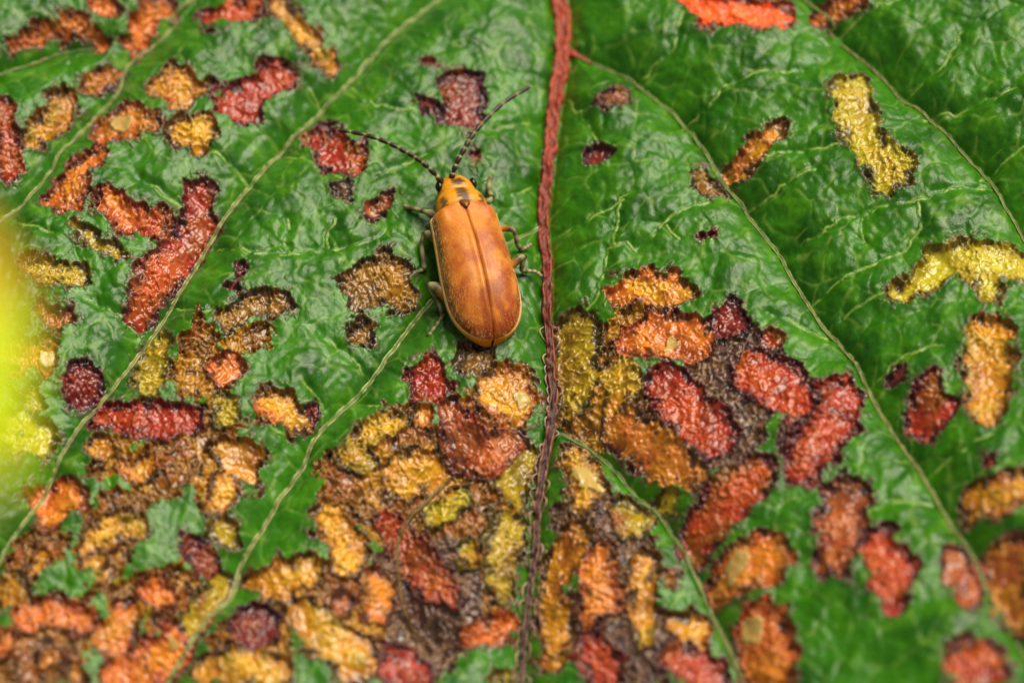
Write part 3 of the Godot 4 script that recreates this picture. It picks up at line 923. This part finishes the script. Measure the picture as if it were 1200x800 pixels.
	leg(root, [Vector3(1.13, 0.83, -1.74), Vector3(1.45, 0.97, -1.61), Vector3(1.61, 0.89, -1.50), Vector3(1.66, 0.59, -1.26), Vector3(1.81, 0.36, -1.16), Vector3(1.98, 0.33, -1.23), Vector3(2.18, 0.33, -1.34)], 0.11)
	leg(root, [Vector3(0.98, 0.72, -0.13), Vector3(1.45, 0.93, -0.41), Vector3(1.70, 0.91, -0.52), Vector3(1.59, 0.54, -0.28), Vector3(1.79, 0.37, -0.30), Vector3(2.09, 0.36, -0.23), Vector3(2.23, 0.36, -0.05)], 0.14)
	# short pale down lying back over the wing cases
	var hair := CylinderMesh.new()
	hair.top_radius = 0.0; hair.bottom_radius = 0.0032 * MM; hair.height = 0.11 * MM; hair.radial_segments = 4; hair.rings = 1
	hair.material = mats.down
	var mm := MultiMesh.new()
	mm.transform_format = MultiMesh.TRANSFORM_3D
	mm.mesh = hair
	mm.instance_count = 1700
	for k in mm.instance_count:
		var s := rng.randf_range(0.02, 0.985)
		var a := pow(rng.randf(), 0.85) * PI * 0.5
		var side := -1.0 if k % 2 else 1.0
		var w := elytron_width(s)
		var low := lerpf(0.98, 0.74, smoothstep(0.0, 1.0, s))
		var at := Vector3(side * maxf(w * pow(sin(a), 0.93), 0.03), low + (elytron_top(s) - low) * pow(cos(a), 0.72), -2.45 + 4.9 * s)
		var out := Vector3(side * sin(a), cos(a), 0.0)
		var lie := (Vector3(rng.randfn(0.0, 0.22), 0, 1) + out * 0.42).normalized()
		if s > 0.7:
			lie = (lie + Vector3(0, -0.35, 0)).normalized()
		var b := Basis(lie.cross(out).normalized(), lie, lie.cross(out).normalized().cross(lie))
		mm.set_instance_transform(k, Transform3D(b, (at + lie * 0.055) * MM))
	var down := MultiMeshInstance3D.new()
	down.name = "hair"
	down.multimesh = mm
	down.set_meta("kind", "stuff")
	root.add_child(down, true)


func feeler(root: Node3D, points: Array) -> void:
	var part := Node3D.new()
	part.name = "antenna"
	root.add_child(part, true)
	var path := smooth_path(points, 24)
	var dark := lin("352e20"); var pale := lin("a89a62")
	const JOINTS := 11
	for k in JOINTS:
		var f0 := float(k) / JOINTS
		var f1 := float(k + 1) / JOINTS
		var pts := []
		for s in 9:
			pts.append(path[int(lerpf(f0, f1, s / 8.0) * (path.size() - 1))])
		var r := (0.074 if k == 0 else 0.064 - 0.0012 * k) * 1.35
		put("segment", limb(pts, spread([r * 0.55, r * 0.72, r * 0.9, r * 1.02, r * 1.08, r * 1.08, r * 1.05, r * 0.98, r * 0.7], 9), [pale, dark.lerp(pale, 0.25), dark, dark, dark, dark, dark, dark.lerp(pale, 0.2), pale], 10), mats.beetle, part)


func leg(root: Node3D, j: Array, thick: float) -> void:
	var part := Node3D.new()
	part.name = "leg"
	root.add_child(part, true)
	var amber := lin("c07a1e"); var ink := lin("2a241a"); var bone := lin("a39a6c"); var dusk := lin("4c4530")
	var knee: Vector3 = j[2]
	var thigh := smooth_path([j[0], j[1], knee], 7)
	put("femur", limb(thigh, spread([thick * 0.7, thick, thick * 1.05, thick * 0.95, thick * 0.6, thick * 0.42], thigh.size()), spread([amber, amber, dusk, bone, ink], thigh.size()), 14), mats.beetle, part)
	var shin := smooth_path([knee, j[3], j[4]], 8)
	put("tibia", limb(shin, spread([0.085, 0.075, 0.078, 0.08, 0.09, 0.095], shin.size()), spread([ink, bone, dusk, bone, dusk, bone], shin.size()), 12), mats.beetle, part)
	var foot := Node3D.new()
	# four lobed joints and a pair of claws
	var sole := smooth_path([j[4], j[5], j[6]], 6)
	var radii := []
	var tones_ := []
	for k in sole.size():
		radii.append(0.045 + 0.035 * absf(sin(k / 12.0 * PI * 3.5)))
		tones_.append(bone.lerp(dusk, 0.5 + 0.4 * sin(k * 2.1)))
	var tarsus := put("tarsus", limb(sole, radii, tones_, 10, 0.7), mats.beetle, part)
	foot.free()
	var tip: Vector3 = j[6]
	var on: Vector3 = (j[6] - j[5]).normalized()
	var across := on.cross(Vector3.UP).normalized()
	for s in [-1.0, 1.0]:
		tip = j[6]
		var hook := limb(smooth_path([tip, tip + on * 0.06 + across * s * 0.045, tip + on * 0.12 + across * s * 0.05 - Vector3(0, 0.05, 0)], 4), spread([0.022, 0.018, 0.006], 9), spread([dusk, ink], 9), 6)
		var claw := MeshInstance3D.new()
		claw.name = "claw"
		claw.mesh = hook
		claw.material_override = mats.beetle
		part.add_child(claw, true)


# ------------------------------------------------------------------ the yellow leaf in front, far out of focus
func yellow_leaf(at: Vector3, right: Vector3, up: Vector3, toward: Vector3) -> void:
	var root := Node3D.new()
	root.name = numbered("yellow_leaf")
	add_child(root)
	root.position = at * MM
	root.set_meta("label", "blurred lemon-yellow leaf tip close to the camera at the left edge")
	root.set_meta("category", "leaf")
	var n := grain(61, FastNoiseLite.TYPE_SIMPLEX_SMOOTH, 0.35, 3)
	var lemon := lin("e6f400"); var orange := lin("e08a1c"); var olive := lin("8fa01a")
	for below in 2:
		var p := PackedVector3Array(); var c := PackedColorArray()
		const ROWS := 60
		const COLUMNS := 41
		for r in ROWS + 1:
			var f := float(r) / ROWS             # 0 at the tip (right), 1 at the stalk
			var w := 5.3 * pow(sin(PI * pow(lerpf(0.012, 0.995, f), 0.62)), 0.7)
			for k in COLUMNS:
				var u := 2.0 * k / (COLUMNS - 1) - 1.0
				var wob := n.get_noise_2d(f * 20.0, u * 4.0)
				var x := -f * 14.0
				var y := u * w * (1.0 + 0.03 * sin(f * 90.0))
				var lift := 0.35 * absf(u) * w * 0.5 + 0.3 * wob - 0.02 * x * x * 0.3
				var thick := 0.22 * below * (1.0 - pow(absf(u), 6.0))
				p.append(right * x + up * y + toward * (lift - thick))
				var cc := lemon.lerp(orange, 0.6 * smoothstep(0.5, 0.95, u * w / 3.0 + 0.4 * wob))
				c.append(cc.lerp(olive, smoothstep(0.3, 0.9, -u * w / 3.0 + 0.4 * wob)))
		put("lamina" if below == 0 else "underside", sheet(p, c, COLUMNS, below == 1), mats.yellow, root)
	var rib := []
	for k in 20:
		rib.append(right * (-k * 0.9) + toward * (0.12 - 0.006 * pow(k * 0.9, 2.0)))
	put("midrib", limb(rib, spread([0.05, 0.14, 0.2, 0.25], 20), spread([lemon, olive], 20), 8), mats.yellow, root)


# ------------------------------------------------------------------ the scene
func _ready() -> void:
	rng.seed = 20
	# camera: 150 mm from the leaf, looking down on it at 58 degrees
	var pitch := deg_to_rad(58.0)
	var cam := Camera3D.new()
	cam.name = "camera"
	var eye := Vector3(0, sin(pitch), cos(pitch)) * 150.0
	cam.near = 0.02
	cam.far = 2.0
	cam.fov = rad_to_deg(2.0 * atan(11.1 / 150.0))
	add_child(cam)
	cam.look_at_from_position(eye * MM, Vector3.ZERO, Vector3.UP)
	var lens := CameraAttributesPhysical.new()
	lens.frustum_focal_length = 50.0
	lens.exposure_aperture = 13.5
	lens.frustum_focus_distance = 0.1498
	# sky: a bright, even overcast
	var world := WorldEnvironment.new()
	world.name = "environment"
	world.camera_attributes = lens
	var e := Environment.new()
	var sky := ProceduralSkyMaterial.new()
	sky.sky_top_color = Color(0.86, 0.88, 0.88)
	sky.sky_horizon_color = Color(0.66, 0.70, 0.66)
	sky.sky_curve = 0.25
	sky.ground_horizon_color = Color(0.16, 0.20, 0.12)
	sky.ground_bottom_color = Color(0.10, 0.13, 0.07)
	sky.sun_angle_max = 1.0
	e.background_mode = Environment.BG_SKY
	e.sky = Sky.new()
	e.sky.sky_material = sky
	e.background_energy_multiplier = 0.22
	e.tonemap_mode = Environment.TONE_MAPPER_LINEAR
	e.tonemap_exposure = 1.06
	e.sdfgi_enabled = true
	e.ssao_enabled = true
	e.ssil_enabled = true
	world.environment = e
	add_child(world)
	# the sun behind thin cloud, high behind the leaf's base and to the right
	var sun := DirectionalLight3D.new()
	sun.name = "sun"
	sun.light_energy = 1.6
	sun.light_angular_distance = 42.0
	sun.light_color = Color(1.0, 0.96, 0.88)
	sun.shadow_enabled = true
	add_child(sun)
	sun.look_at_from_position(Vector3(0.45, 1.0, -0.55), Vector3.ZERO, Vector3.UP)

	skin("blade", 0.27, 0.42, 0.009, 1.0, 0.44)
	skin("spot", 0.17, 0.38, 0.006, 1.2, 0.55)
	skin("vein", 0.40, 0.65, 0.010, 0.9, 0.45)
	skin("beetle", 0.30, 0.45, 0.004, 0.5, 0.45)
	skin("elytron", 0.22, 0.36, 0.007, 0.9, 0.4, grain(74, FastNoiseLite.TYPE_CELLULAR, 0.05))
	var yel := skin("yellow", 0.45, 0.6, 0.0, 3.0, 0.4)
	yel.backlight_enabled = true
	yel.backlight = Color(1.0, 1.0, 0.6)
	var eyes := StandardMaterial3D.new()
	eyes.albedo_color = Color(0.06, 0.05, 0.045)
	eyes.roughness = 0.22
	mats.eye = eyes
	var down := StandardMaterial3D.new()
	down.albedo_color = Color("d9b77a")
	down.roughness = 0.5
	mats.down = down

	# ---- the grazed leaf
	var leaf := Node3D.new()
	leaf.name = numbered("grazed_leaf")
	add_child(leaf)
	leaf.set_meta("label", "big glossy green leaf eaten into orange, red and yellow spots under the beetle")
	leaf.set_meta("category", "leaf")
	leaf_surface(leaf)
	var dried := lin("3c1a12"); var rust := lin("8c3420"); var flesh := lin("a8563e"); var papery := lin("b39a88"); var straw_ := lin("b5a270")
	var line := midrib_line()
	vein("midrib", line, [0.46, 0.44, 0.42, 0.38, 0.31, 0.27, 0.23, 0.20, 0.16, 0.19, 0.14, 0.11, 0.12, 0.10, 0.13, 0.12, 0.11, 0.10, 0.08, 0.06], 0.32, [rust, rust, rust, rust, lin("6a2418"), dried, dried, dried, dried, dried, dried, dried], [flesh, flesh, flesh, papery, papery, papery], leaf, 80)
	var fork := []
	for q in [Vector3(1.71, 0, -12.05), Vector3(1.97, 0, -11.66), Vector3(2.31, 0, -11.41), Vector3(2.71, 0, -11.18)]:
		fork.append(q)
	vein("midrib_fork", smooth_path(fork, 6), [0.22, 0.14, 0.05], 0.2, [rust, rust, lin("8a5a30")], [flesh, flesh, straw_], leaf, 95)
	var number := 100
	var cream := lin("ccc692"); var olive := lin("4f6a1e"); var straw := lin("b5a270")
	for v in side_veins():
		var pts := []
		var q: Array = v[2]
		for k in range(0, q.size(), 2):
			pts.append(Vector3(q[k], 0, q[k + 1]))
		number += 10
		if v[1] < 0.06 and q.size() > 10:      # a dried brown strand across the grazed part
			vein("dried_vein", smooth_path(pts, 6), [0.05, 0.065, 0.06, 0.04], 0.16, [lin("5c4a18"), lin("6a4a1c")], [lin("8a7430"), lin("7a5a26")], leaf, 99)
			continue
		vein("side_vein", smooth_path(pts, 6), [v[1] * 0.95, v[1] * 0.9, v[1] * 0.75], 0.12, [olive, olive, lin("66682a"), olive, olive], [lin("b4b880"), cream, lin("b4b880"), cream, lin("b4b880")], leaf, number)
	# papery threads that have come loose in loops along both sides of the lower midrib
	for side in [-1.0, 1.0]:
		var from := 92.0
		while from < 186.0:
			var span := rng.randf_range(2.2, 4.6)
			var reach := rng.randf_range(0.05, 0.17)
			var rise := rng.randf_range(0.0, 0.10)
			var pts := []
			for k in 9:
				var f := from + span * k / 8.0
				var at: Vector3 = line[int(f)].lerp(line[int(f) + 1], f - int(f))
				var arc := sin(k / 8.0 * PI)
				pts.append(at + Vector3(side * (0.15 + reach * arc), 0.07 + rise * arc, 0.0))
			if rng.randf() < (0.85 if side < 0.0 else 0.4):
				fibre(pts, rng.randf_range(0.018, 0.03), papery.lerp(flesh, rng.randf_range(0.0, 0.5)), leaf)
			from += span * 0.97
	leaf_around(leaf)
	var stalk := []
	for k in 12:
		var z := -22.0 - k * 1.6
		stalk.append(Vector3(1.3 + 0.02 * k * k, fold(1.3, z) * (0.2 if k > 3 else 1.0) - 0.1 - 0.03 * k * k, z))
	put("petiole", limb(stalk, spread([0.5, 0.6, 0.8], 12), spread([rust, lin("6f5a2a")], 12), 12), mats.vein, leaf)

	# ---- on it and before it
	beetle()
	var faces := Vector3(0.18, 0.97, -0.12).normalized()
	var across := faces.cross(Vector3.RIGHT).normalized()
	yellow_leaf(Vector3(-9.46, 50.28, 32.76), across.cross(faces), across, faces)
